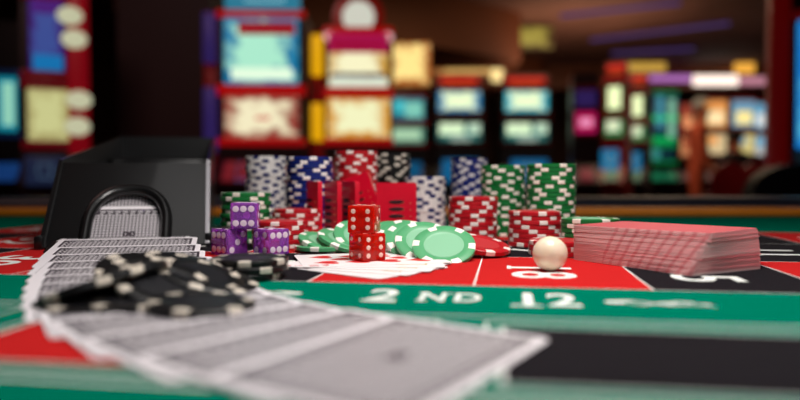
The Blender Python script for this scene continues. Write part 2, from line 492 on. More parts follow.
# ------------------------------------------------------------------ dice
PIPS = {1: [(0, 0)], 2: [(-1, -1), (1, 1)], 3: [(-1, -1), (0, 0), (1, 1)], 4: [(-1, -1), (1, 1), (-1, 1), (1, -1)],
        5: [(-1, -1), (1, 1), (-1, 1), (1, -1), (0, 0)], 6: [(-1, -1), (-1, 0), (-1, 1), (1, -1), (1, 0), (1, 1)]}
def die_mesh(nm, body, pip, size=19.0, bev=1.1, turn=0, pr=1.9):
    s = size * MM; bm = bmesh.new()
    add_box(bm, (0, 0, s / 2), (s, s, s), 0, bevel=bev * MM, seg=3)
    # faces: -y: 6, +x: 4(left view), -x: 3, +y: 1, +z: 5, -z: 2
    fm = [(6, Matrix.Rotation(R(90), 4, 'X') @ Matrix.Rotation(R(turn), 4, 'Z')), (3, Matrix.Rotation(R(90), 4, 'Z') @ Matrix.Rotation(R(90), 4, 'X')),
          (4, Matrix.Rotation(R(-90), 4, 'Z') @ Matrix.Rotation(R(90), 4, 'X')), (1, Matrix.Rotation(R(-90), 4, 'X')),
          (5, Matrix.Identity(4)), (2, Matrix.Rotation(R(180), 4, 'X'))]
    for n, M in fm:
        for (a, b) in PIPS[n]:
            MM_ = Matrix.Translation((0, 0, s / 2)) @ M @ Matrix.Translation((a * s * 0.27, b * s * 0.29, s / 2 - 0.0002))
            add_lathe(bm, [(0, -0.0004), (pr * MM, -0.0004), (pr * MM, 0.0003), (pr * MM * .8, 0.0004), (0, 0.0004)], 16, mi=1, M=MM_)
    me = bpy.data.meshes.new(nm); bm.normal_update(); bm.to_mesh(me); bm.free()
    me.materials.append(body); me.materials.append(pip)
    me.polygons.foreach_set('use_smooth', [True] * len(me.polygons)); me.set_sharp_from_angle(angle=R(40))
    return me
red_glass = mat('translucent red acrylic', (238, 32, 18), 0.06, trans=0.6, ior=1.35, spec=0.6)
purple_glass = mat('translucent purple acrylic', (200, 104, 232), 0.08, trans=0.7, ior=1.35, spec=0.6)
pip_white = mat('white pips', (232, 196, 180), 0.4)
pip_lilac = mat('pale pips', (226, 206, 222), 0.4)
RD = die_mesh('red die', red_glass, pip_white, 16.6, pr=1.45); PD = die_mesh('purple die', purple_glass, pip_lilac, 17.5, turn=90, pr=2.15)
def die(me, x, y, z, rz, label, group):
    o = bpy.data.objects.new('die', me); COL.objects.link(o); o.location = T(x, y, z); o.rotation_euler = (0, 0, R(rz))
    return tag(o, label, 'die', group)
dx, dy = -20.0, 410
die(RD, dx, dy, 1.9, 36, 'lower translucent red die standing on the face-up cards', 'two stacked red dice')
die(RD, dx - 1.8, dy + 1, 18.7, -13, 'upper translucent red die balanced on the other red die', 'two stacked red dice')
pg = 'purple dice in a row beside the shoe'
die(PD, -115.8, 457, 0.2, -38, 'left purple die of the bottom pair, next to the shoe', pg)
die(PD, -87.0, 455, 0.2, 47, 'right purple die of the bottom pair, six pips facing front', pg)
die(PD, -104.5, 456, 17.85, 4, 'purple die sitting on top of the other two', pg)

# ------------------------------------------------------------------ red plaques
plq = mat('red plaque plastic', (205, 10, 42), 0.32, spec=0.5, noise=0.05, nscale=60)
plq_dark = mat('dark plaque recess', (50, 6, 14), 0.5)
gold = mat('gold rims', (220, 170, 120), 0.3, metal=0.8)
def plaque(x, y, z, yaw, lean, label, roll=0, h=49, w=33):
    t = thing('red_plaque', label, 'plaque', T(x, y, z), (0, 0, 0), 'red plaques standing behind the dice')
    t.rotation_euler = (Matrix.Rotation(R(yaw), 3, 'Z') @ Matrix.Rotation(R(roll), 3, 'Y') @ Matrix.Rotation(R(lean), 3, 'X')).to_euler()
    M = Matrix.Translation((0, 0, h / 2 * MM)) @ Matrix.Rotation(R(90), 4, 'X')
    bm = bmesh.new(); pts = [(a * MM, b * MM) for a, b in rrect(w, h, 2.0)]
    add_prism(bm, pts, -2.0 * MM, 2.0 * MM, M=M)
    bmesh.ops.bevel(bm, geom=[e for e in bm.edges if len(e.link_faces) == 2 and e.calc_face_angle(0) > 1.0], offset=0.5 * MM, segments=2, affect='EDGES')
    link('slab', bm, plq, t)
    for side in (1, -1):
        for k in range(5):
            cz = (h / 2 - 16 - k * 5.8)
            Mo = M @ Matrix.Translation((0, cz * MM, side * 2.0 * MM)) @ Matrix.Diagonal((1, 0.26, 1, 1))
            if side == 1:
                bm = bmesh.new()
                add_lathe(bm, [(0.0064, -0.0004), (0.0064, 0.0002), (0.0058, 0.0003), (0.0056, 0.00012), (0, 0.0001)], 28, M=Mo, mif=lambda k_, i: 1 if k_ in (1,) and i > 20 else 0)
                link('oval_recess', bm, [plq_dark, gold], t)
    bm = bmesh.new()
    for k in range(5):
        add_lathe(bm, [(0, 0.0020), (0.0006, 0.0020), (0.0005, 0.0024), (0, 0.0025)], 10, M=M @ Matrix.Translation(((w / 2 - 5) * MM, (h / 2 - 17 - k * 5.4) * MM, 0)))
    link('gold_marking', bm, gold, t)
    return t
plaque(-74.0, 566, 0.3, -58, 0, 'red plaque at the left end of the standing row, seen edge-on')
plaque(-58.5, 570, 0.3, -58, 0, 'red plaque second from the left in the standing row')
plaque(-43.5, 572, 0.3, -60, 0, 'red plaque third from the left, narrow slice beside the dice')
plaque(-26.0, 582, 3.0, -14, -4, 'tilted red plaque with one corner poking up behind the dice', roll=-20, h=53)
plaque(-3.0, 556, 0.3, 3, 0, 'rightmost red plaque facing front with dark oval recesses', h=48)

# ------------------------------------------------------------------ ball
bm = bmesh.new(); bmesh.ops.create_uvsphere(bm, u_segments=64, v_segments=40, radius=0.0096)
bx, by = (550.5 - 400) * 374 / F, 374
ball = link('roulette_ball', bm, mat('ivory ball', (238, 222, 196), 0.28, spec=0.5, sss=0.25, coat=0.2, noise=0.015, nscale=120), None, T(bx, by, 9.75))
tag(ball, 'ivory roulette ball resting on the red number 18 box', 'ball')

# ------------------------------------------------------------------ cards
CWD, CLN, CTH = 59.0, 90.0, 0.28
def card_mesh(nm, w, l, mats, th=CTH):
    """x along the long side, back upwards; material 0 back, 1 edge/face"""
    bm = bmesh.new(); pts = [(a * MM, b * MM) for a, b in rrect(l, w, 3.2)]
    add_prism(bm, pts, 0, th * MM)
    bm.normal_update()
    for f in bm.faces: f.material_index = 0 if f.normal.z > 0.9 else 1
    me = bpy.data.meshes.new(nm); bm.to_mesh(me); bm.free()
    for m in mats: me.materials.append(m)
    return me
paper = mat('card paper', (228, 222, 224), 0.5)
back_grey = card_back_mat('grey patterned card back', (240, 234, 238), (58, 50, 58), CWD, CLN)
DC = card_mesh('dealt card', CWD, CLN, [back_grey, paper])
deal = [((-232, 460), 194.0), ((-222, 434), 194.5), ((-212, 409), 195.5), ((-201, 385), 197), ((-191, 361), 198.5),
        ((-181, 338), 200.5), ((-171, 315), 203), ((-160, 290), 207), ((-143, 262), 213), ((-123, 233), 220), ((-100, 207), 226.5),
        ((-75, 186), 232.5), ((-49.5, 166.5), 238.5)]
znear = [2.2, 1.2, 0.6, 0.4, 0.3] + [0.25] * 20
farz = [9.6]
for i in range(12):
    farz.append(max(1.25, farz[i] - (farz[i] - znear[i]) / CWD * 24.0 + 0.42))
lab_deal = ['grey-backed card lying at the mouth of the shoe, farthest of the dealt spread',
            'grey-backed dealt card, second in the spread from the shoe mouth',
            'grey-backed dealt card, third in the spread from the shoe mouth',
            'grey-backed dealt card, fourth in the spread from the shoe mouth',
            'grey-backed dealt card, fifth in the spread from the shoe mouth',
            'grey-backed dealt card, sixth in the spread, partly under black chips',
            'grey-backed dealt card, seventh in the spread, mostly under black chips',
            'grey-backed dealt card, eighth in the spread, black chips on it',
            'grey-backed dealt card, fifth from the near end of the spread',
            'grey-backed dealt card, fourth from the near end of the spread',
            'grey-backed dealt card, third from the near end of the spread',
            'grey-backed dealt card, second from the near end, beneath the full one',
            'fully visible grey-backed card at the near end of the dealt spread']
for i, ((lx, ly), ang) in enumerate(deal):
    d = Vector((math.cos(R(ang)), math.sin(R(ang)), 0)); n = Vector((d.y, -d.x, 0))     # d to the left end, n to the far edge
    zf, zn = farz[i], znear[i]
    up = (Vector((n.x * CWD, n.y * CWD, zf - zn))).normalized()
    xa = -d; za = xa.cross(up).normalized(); 
    if za.z < 0: za = -za
    ya = za.cross(xa)
    c = Vector((lx, ly, 0)) - d * (CLN / 2) - n * (CWD / 2); c.z = (zf + zn) / 2
    o = bpy.data.objects.new('playing_card', DC); COL.objects.link(o)
    Mx = Matrix((xa, ya, za)).transposed().to_4x4(); Mx.translation = Vector(T(c.x, c.y, c.z))
    o.matrix_world = Mx
    tag(o, lab_deal[i], 'playing card', 'grey-backed cards dealt from the shoe')

# face-up cards under the dice
red_ink = mat('red card ink', (214, 28, 36), 0.5); gold_ink = mat('gold card ink', (206, 168, 60), 0.5); blue_ink = mat('dark card ink', (40, 40, 60), 0.5)
face_white = mat('white card face', (244, 238, 238), 0.4)
def face_card(kind, rank):
    bm = bmesh.new(); pts = [(a * MM, b * MM) for a, b in rrect(88, 62, 3.2)]
    add_prism(bm, pts, 0, CTH * MM)
    z = (CTH + 0.015) * MM
    def poly(ps, mi, dz=0.0):
        f = bm.faces.new([bm.verts.new((x * MM, y * MM, z + dz)) for x, y in ps]); f.material_index = mi; f.normal_update()
        if f.normal.z < 0: f.normal_flip()
    def dia(x, y, s, mi=1): poly([(x + s, y), (x, y + s * .72), (x - s, y), (x, y - s * .72)], mi)
    def heart(x, y, s, mi=1):
        ps = []
        for k in range(20):
            t = 2 * PI * k / 20
            hx = 16 * math.sin(t) ** 3; hy = 13 * math.cos(t) - 5 * math.cos(2 * t) - 2 * math.cos(3 * t) - math.cos(4 * t)
            ps.append((x + hy * s / 15, y + hx * s / 17))
        poly(ps, mi)
    if kind == 'pips':
        for xx in (-28, -9.5, 9.5, 28):
            for yy in (-14, 14): heart(xx, yy, 8)
        heart(-18.5, 0, 6.5); heart(18.5, 0, 6.5)
    elif kind == 'ace': heart(0, 0, 9)
    else:
        a, b = 34, 20
        for (p, q, r_, s_) in ((-a, -b, a, -b + 1), (-a, b - 1, a, b), (-a, -b, -a + 1, b), (a - 1, -b, a, b)): poly([(p, q), (r_, q), (r_, s_), (p, s_)], 2)
        heart(-24, 12, 5); heart(24, -12, 5)
        poly([(-20, -10), (-6, -14), (6, -8), (20, -10), (24, 6), (6, 14), (-6, 8), (-22, 10)], 1)
        poly([(-12, -6), (0, -3), (12, -7), (14, 3), (0, 4), (-12, 7)], 2, 0.00001); poly([(-4, -10), (4, -10), (5, -6), (-4, -5)], 3, 0.00001)
    for sgn in (1, -1):
        heart(sgn * 31, sgn * 26, 2.6)
        cu = bpy.data.curves.new('lettering', 'FONT'); cu.body = rank; cu.size = 8; cu.align_x = 'CENTER'; cu.align_y = 'CENTER'; cu.resolution_u = 2; cu.offset = 0.15
        to = bpy.data.objects.new('lettering', cu); COL.objects.link(to)
        me2 = bpy.data.meshes.new_from_object(to.evaluated_get(bpy.context.evaluated_depsgraph_get()))
        vs = [bm.verts.new(((sgn * 38 - sgn * v.co.y) * MM, (sgn * 26 + sgn * v.co.x) * MM, z)) for v in me2.vertices]
        for f in me2.polygons:
            try:
                g = bm.faces.new([vs[q] for q in f.vertices]); g.material_index = 1; g.normal_update()
                if g.normal.z < 0: g.normal_flip()
            except ValueError: pass
        bpy.data.objects.remove(to); bpy.data.curves.remove(cu); bpy.data.meshes.remove(me2)
    me = bpy.data.meshes.new('face card'); bm.to_mesh(me); bm.free()
    for m in (face_white, red_ink, gold_ink, blue_ink): me.materials.append(m)
    return me
fans = [('ace', 'A', -40, 'white ace of hearts at the near end of the face-up fan'),
        ('court', 'K', -27, 'king of hearts, second from the near end of the face-up fan'),
        ('court', 'Q', -14, 'queen of hearts, middle of the face-up fan'),
        ('court', 'J', -1, 'jack of hearts, second from the far end of the face-up fan'),
        ('pips', '10', 14, 'ten of hearts on top of the face-up fan, under the red dice')]
pvx, pvy = -47, 411
for i, (kd, rk, ang, lab) in enumerate(fans):
    me = face_card(kd, rk)
    o = bpy.data.objects.new('playing_card', me); COL.objects.link(o)
    a = R(ang); rr = 29
    o.location = T(pvx + rr * math.cos(a), pvy + rr * math.sin(a), 0.25 + i * 0.33); o.rotation_euler = (0, 0, a)
    tag(o, lab, 'playing card', 'face-up cards fanned under the red dice')

# the leaning deck at the right: one object per card
edge = mat('deck card edge', (222, 190, 190), 0.6); k = NT(edge)
tc = k.nt.nodes.new('ShaderNodeTexCoord'); sp_ = k.nt.nodes.new('ShaderNodeSeparateXYZ'); k.nt.links.new(tc.outputs['Object'], sp_.inputs[0])
gi = k.nt.nodes.new('ShaderNodeObjectInfo')
ph = k.m('ADD', k.m('MULTIPLY', sp_.outputs[0], 2 * PI / (6.8 * MM)), k.m('MULTIPLY', gi.outputs['Object Index'], -0.085))
st = k.m('GREATER_THAN', k.m('SINE', ph), 0.45)
fr = k.m('MULTIPLY', st, k.m('GREATER_THAN', sp_.outputs[0], -0.018))
dk = k.m('MULTIPLY', gi.outputs['Random'], 0.55)
c1 = k.mix(dk, srgb(246, 222, 218), srgb(196, 150, 150))
k.nt.links.new(k.mix(k.m('MULTIPLY', fr, 0.45), c1, srgb(196, 60, 74)), k.p.inputs['Base Color'])
deckback = card_back_mat('red patterned card back', (206, 92, 104), (190, 60, 76), 61.5, 88.0, bord=1.0)
DK = card_mesh('deck card', 61.5, 88.0, [deckback, edge], 0.27)
ND = 72
lx, ly = at(572, 259.6)
pitch = 0.305
for i in range(ND):
    t = i / (ND - 1)
    a = R(-61 + 12.0 * (t ** 1.2) + random.uniform(-0.25, 0.25))
    d = Vector((math.cos(a), math.sin(a))); n = Vector((-d.y, d.x))
    c = Vector((lx - 0.8 * t, ly - 3 * t)) + d * 44 + n * 30.75 + Vector((random.uniform(-0.25, 0.25), random.uniform(-0.25, 0.25)))
    if random.random() < 0.10: c += d * random.uniform(-0.6, 1.0)
    o = bpy.data.objects.new('playing_card', DK); COL.objects.link(o)
    o.location = T(c.x, c.y, 0.25 + i * pitch); o.rotation_euler = (0, 0, a); o.pass_index = i
    idx = ND - 1 - i
    lab = 'red-backed card, %s in the leaning deck right of the ball' % nth(idx, ND) if idx < 25 or idx == ND - 1 else \
          'red-backed card, number %d counted down from the top of the leaning deck' % (idx + 1)
    tag(o, lab, 'playing card', 'red-backed cards of the leaning deck')

# ------------------------------------------------------------------ card shoe
blk = mat('glossy black plastic', (13, 13, 14), 0.3, spec=0.55, noise=0.2, nscale=40, coat=0.3)
blk_m = mat('black plastic inner', (10, 10, 12), 0.4)
edge_lit = mat('acrylic edge lit tone', (165, 163, 168), 0.3)  # light on the right wall's polished edge, put into a pale colour
ya = R(14.7)
shoe = thing('card_shoe', 'black plastic card shoe with arched mouth and open top, standing behind dealt cards', 'card shoe', T(-258, 487, 0.2), (0, 0, ya))
SW = 112.5; TL = 66.0
def S(x, y, z): return (x * MM, y * MM, z * MM)
# front plate in a local plane: u across, w up the slope
sl = math.hypot(66, 63); dirw = Vector((0, 66, 63)).normalized(); nrm = Vector((0, -63, 66)).normalized()
def PF(u, w, h=0.0):
    v = Vector((u, 0, 1.5)) + dirw * w + nrm * h
    return (v.x * MM, v.y * MM, v.z * MM)
bm = bmesh.new()
arch = [(82, 6)]
arch = []
for q in range(0, 25):
    a = PI * q / 24
    arch.append((55 + 27 * math.copysign(abs(math.cos(a)) ** 0.8, math.cos(a)), 20 + 38 * math.sin(a) ** 0.95))
outl = [(0, 0), (28, 0)] + [(u, w) for (u, w) in arch[::-1]] + [(82, 0), (SW, 0), (SW, sl), (0, sl)]
# split into convex-ish quads: left block, right block, top band as strips along the arch
def plate_strip(pa, pb):
    for h0, h1 in ((-3.0, 0.0),):
        n = len(pa)
        A = [bm.verts.new(PF(*p, 0)) for p in pa]; B = [bm.verts.new(PF(*p, 0)) for p in pb]
        A2 = [bm.verts.new(PF(*p, -3)) for p in pa]; B2 = [bm.verts.new(PF(*p, -3)) for p in pb]
        for i in range(n - 1):
            bm.faces.new((A[i], A[i + 1], B[i + 1], B[i])); bm.faces.new((B2[i], B2[i + 1], A2[i + 1], A2[i]))
            bm.faces.new((A[i], A2[i], A2[i + 1], A[i + 1])); bm.faces.new((B[i + 1], B2[i + 1], B2[i], B[i]))
inner = [(28, 0)] + arch[::-1] + [(82, 0)]
N_ = len(inner)
outer = []
for (u, w) in inner:
    # project radially from the arch centre to the plate's border
    cu, cw = 55, 12
    du, dw = u - cu, max(w - cw, 0.0)
    if w <= 12: outer.append((0 if u < 55 else SW, w)); continue
    tt = min(( (SW - cu) if du > 0 else cu) / abs(du) if abs(du) > 1e-6 else 1e9, (sl - cw) / dw if dw > 1e-6 else 1e9)
    outer.append((cu + du * tt, cw + dw * tt))
# insert exact corners
pa, pb = [], []
for i in range(N_):
    if i and (outer[i - 1][0] < 1e-3) and outer[i][0] > 1e-3: pa.append(((inner[i - 1][0] + inner[i][0]) / 2, (inner[i - 1][1] + inner[i][1]) / 2)); pb.append((0, sl))
    if i and (outer[i - 1][0] < SW - 1e-3) and outer[i][0] > SW - 1e-3: pa.append(((inner[i - 1][0] + inner[i][0]) / 2, (inner[i - 1][1] + inner[i][1]) / 2)); pb.append((SW, sl))
    pa.append(inner[i]); pb.append(outer[i])
plate_strip(pa, pb)
bmesh.ops.recalc_face_normals(bm, faces=bm.faces)
link('front_plate', bm, blk, shoe, angle=25)
bm = bmesh.new(); add_tube(bm, [PF(u + (u - 55) * 0.06, w + 0.6 if 0 < i < N_ - 1 else w, 0.6) for i, (u, w) in enumerate(inner)], 0.0042, 14)
link('mouth_rim', bm, blk, shoe)
# side walls
side = [(-2, 0), (400, 0), (400, 106), (66, 67), (-2, 3)]
for sx, nm in ((-3, 'side_wall'), (SW, 'side_wall')):
    bm = bmesh.new()
    Mx = Matrix(((0, 0, 1, 0), (1, 0, 0, 0), (0, 1, 0, 0), (0, 0, 0, 1)))
    add_prism(bm, [(a * MM, b * MM) for a, b in side], sx * MM, (sx + 3) * MM, M=Mx)
    bmesh.ops.recalc_face_normals(bm, faces=bm.faces)
    link(nm, bm, blk, shoe, smooth=False)
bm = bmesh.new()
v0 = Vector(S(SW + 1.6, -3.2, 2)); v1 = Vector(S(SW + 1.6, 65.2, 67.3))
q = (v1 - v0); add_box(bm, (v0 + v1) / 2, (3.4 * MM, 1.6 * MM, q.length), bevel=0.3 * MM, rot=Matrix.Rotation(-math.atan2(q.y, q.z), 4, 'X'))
link('lit_edge_strip', bm, edge_lit, shoe)['label'] = 'polished edge strip painted pale for the light on it'
bm = bmesh.new(); add_box(bm, S(SW / 2, 398.5, 53), S(SW, 3, 106)); link('back_wall', bm, blk_m, shoe)
bm = bmesh.new(); add_box(bm, S(SW / 2, 200, 1.5), S(SW, 396, 3)); link('floor_plate', bm, blk_m, shoe)
# exit tongue in front of the mouth
bm = bmesh.new()
add_prism(bm, [(a * MM, b * MM) for a, b in ((2, 0), (-26, 0), (-26, 1.2), (-2, 6.2), (2, 6.2))], 6 * MM, (SW - 6) * MM,
          M=Matrix(((0, 0, 1, 0), (1, 0, 0, 0), (0, 1, 0, 0), (0, 0, 0, 1))))
bmesh.ops.recalc_face_normals(bm, faces=bm.faces)
link('exit_tongue', bm, blk, shoe, smooth=False)
for sx in (-6, SW):
    bm = bmesh.new(); add_box(bm, S(sx + 3, 4, 5), S(6, 12, 9.5), bevel=1 * MM); link('foot', bm, blk, shoe)
bm = bmesh.new(); add_box(bm, S(SW / 2, 330, 40), S(SW - 6, 60, 70), bevel=3 * MM)
link('card_pusher', bm, blk_m, shoe)
# card waiting in the mouth, leaning on the slope
bm = bmesh.new(); add_prism(bm, [(a * MM, b * MM) for a, b in rrect(CLN, CWD, 3.2)], 0, CTH * MM)
for yc in (-3, -2, -1, 0, 1, 2, 3):
    yb = (-29.5 + 26.5 + yc * 1.2) * MM
    bmesh.ops.bisect_plane(bm, geom=bm.verts[:] + bm.edges[:] + bm.faces[:], plane_co=(0, yb, 0), plane_no=(0, 1, 0))
bm.normal_update()
for f in bm.faces: f.material_index = 0 if f.normal.z > 0.9 else 1
yb = -3.0 * MM; rad = 4.0 * MM; amax = R(43.7)
for v in bm.verts:                       # the card leaves the slope in a soft bend and runs out level over the tongue
    s_ = (yb + rad * amax / 2) - v.co.y
    if s_ > 0:
        a_ = min(s_ / rad, amax); h_ = v.co.z
        ex = max(0.0, s_ - rad * amax)
        y_ = (yb + rad * amax / 2) - rad * math.sin(a_) - ex * math.cos(a_); z_ = rad * (1 - math.cos(a_)) + ex * math.sin(a_)
        v.co.y = y_ + h_ * math.sin(a_); v.co.z = z_ + h_ * math.cos(a_)
bme = bpy.data.meshes.new('bent card'); bm.to_mesh(bme); bm.free(); bme.materials.append(back_grey); bme.materials.append(paper)
o = bpy.data.objects.new('playing_card', bme); COL.objects.link(o)
Mr = Matrix.Rotation(ya, 4, 'Z')
cc = Vector(PF(SW / 2, 45 - 29.5, -4.6)); xa = Vector((1, 0, 0)); Mx = Matrix((xa, dirw, nrm)).transposed().to_4x4(); Mx.translation = cc
o.matrix_world = Matrix.Translation(T(-258, 487, 0.2)) @ Mr @ Mx
tag(o, 'grey-backed card leaning inside the arched mouth of the shoe', 'playing card', 'grey-backed cards in the shoe mouth')
o2 = bpy.data.objects.new('playing_card', DC); COL.objects.link(o2); Mx.translation = Vector(PF(SW / 2, 12 + 29.5, -6.6)); o2.matrix_world = Matrix.Translation(T(-258, 487, 0.2)) @ Mr @ Mx
tag(o2, 'grey-backed card behind the front one in the mouth of the shoe', 'playing card', 'grey-backed cards in the shoe mouth')

# ------------------------------------------------------------------ the room
def struct(name, bm, m):
    o = link(name, bm, m, smooth=False); o['kind'] = 'structure'; return o
carpet = mat('patterned dark carpet', (60, 22, 26), 0.95, noise=0.6, nscale=3)
ceil_m = mat('brown ceiling', (96, 66, 56), 0.8, noise=0.25, nscale=1.2)
wall_m = mat('dark brown wall', (62, 34, 26), 0.8, noise=0.3, nscale=1.5)
soff_m = mat('caramel bulkhead', (104, 58, 32), 0.6, noise=0.15, nscale=1.0)
X0, X1, Y0, Y1, ZC = -7.0, 10.0, -3.0, 21.0, 3.5
bm = bmesh.new(); add_box(bm, ((X0 + X1) / 2, (Y0 + Y1) / 2, -0.05), (X1 - X0, Y1 - Y0, 0.1)); struct('floor', bm, carpet)
bm = bmesh.new(); add_box(bm, ((X0 + X1) / 2, (Y0 + Y1) / 2, ZC + 0.05), (X1 - X0, Y1 - Y0, 0.1)); struct('ceiling', bm, ceil_m)
bm = bmesh.new(); add_box(bm, ((X0 + X1) / 2, Y1 + 0.05, ZC / 2), (X1 - X0, 0.1, ZC)); struct('wall_back', bm, wall_m)
bm = bmesh.new(); add_box(bm, ((X0 + X1) / 2, Y0 - 0.05, ZC / 2), (X1 - X0, 0.1, ZC)); struct('wall_front', bm, wall_m)
bm = bmesh.new(); add_box(bm, (X0 - 0.05, (Y0 + Y1) / 2, ZC / 2), (0.1, Y1 - Y0, ZC)); struct('wall_left', bm, wall_m)
bm = bmesh.new(); add_box(bm, (X1 + 0.05, (Y0 + Y1) / 2, ZC / 2), (0.1, Y1 - Y0, ZC)); struct('wall_right', bm, wall_m)
# bulkheads hanging under the ceiling
def bulk(name, pts, z0, z1, m):
    bm = bmesh.new(); add_prism(bm, pts, z0, z1); struct(name, bm, m)
bulk('trim_1', [(-3.2, 7.6), (-0.2, 9.03), (0.73, 9.87), (1.94, 10.9), (1.94, 11.6), (-3.2, 11.6)], 2.72, ZC - 0.002, soff_m)
bulk('trim_2', [(1.2, 13.5), (3.2, 15.2), (3.2, 16.4), (1.2, 15.4)], 2.75, ZC - 0.002, soff_m)
bulk('trim_3', [(3.4, 15.8), (9.9, 15.8), (9.9, 16.3), (3.4, 16.3)], 2.95, ZC - 0.002, soff_m)

def px2(px, py, d):      # point at depth d metres
    return ((px - 400) * d / F, d, TZ + HC * MM - (py - 179.3) * d / F)
def panel(name, x0, y0, x1, y1, d, m, label, cat='light panel', group=None, depth=0.08, yaw=0):
    a = px2(x0, y1, d); b = px2(x1, y0, d)
    bm = bmesh.new(); add_box(bm, (0, 0, 0), (abs(b[0] - a[0]), depth, abs(b[2] - a[2])), bevel=0.01)
    o = link(name, bm, m, None, ((a[0] + b[0]) / 2, d, (a[2] + b[2]) / 2), (0, 0, R(yaw)))
    return tag(o, label, cat, group)
panel('lit_wall_panel', 388, 44, 430, 86, 8.8, glow_screen('warm cove glow', (170, 90, 30), (255, 225, 140), 1.1), 'tall glowing patch for the lit wall under the brown bulkhead')  # wall lit by the warm cove, drawn as a panel that glows itself
panel('wall_light_panel', 432, 64, 505, 76, 13.0, glow_screen('warm cove glow dim', (150, 80, 40), (240, 190, 110), 0.8), 'long low warm glowing strip above the middle machines')
panel('wall_light_panel', 491, 66, 502, 82, 12.9, glow('warm bright', (255, 225, 150), 1.2), 'small bright cream lamp between the middle machines')
panel('ceiling_light', 503, 28, 552, 50, 11.6, glow_screen('olive glow', (90, 60, 30), (200, 180, 80), 0.6), 'yellowish lit ceiling coffer above the middle machines')
panel('wall_light_panel', 625, 57, 664, 72, 15.6, glow('yellow glow', (235, 185, 80), 0.7), 'yellow glowing panel on the far bulkhead')
panel('wall_light_panel', 733, 62, 752, 74, 15.6, glow('amber glow', (250, 180, 70), 1.0), 'small amber lamp on the far bulkhead at right')
panel('wall_light_panel', 640, 76, 690, 82, 15.6, glow('violet glow', (190, 120, 200), 0.9), 'long violet neon strip on the far wall')
panel('wall_light_panel', 692, 76, 736, 86, 15.6, glow('white glow', (255, 235, 220), 1.5), 'bright white strip light on the far wall')
panel('wall_light_panel', 738, 78, 764, 85, 15.6, glow('pink glow', (220, 150, 170), 0.8), 'pinkish strip light beside the white one on far wall')
panel('ceiling_light', 380, 0, 412, 22, 9.6, glow('tan glow', (190, 140, 60), 0.35), 'dim tan lit coffer at the top of the room')
for i, (x, y, z, l) in enumerate(((4.6, 12.2, 3.44, 2.4), (3.4, 10.6, 3.44, 1.8), (5.2, 14.0, 3.44, 1.6))):
    bm = bmesh.new(); add_box(bm, (0, 0, 0), (l, 0.07, 0.05), bevel=0.01)
    o = link('ceiling_light_strip', bm, glow('purple strip', (110, 85, 170), 0.28), None, (x, y, z + 0.03), (0, 0, R(-35 + 8 * i)))
    tag(o, ['middle purple strip light on the ceiling', 'nearest purple strip light on the ceiling', 'farthest purple strip light on the ceiling'][i], 'ceiling light', 'purple ceiling strips')

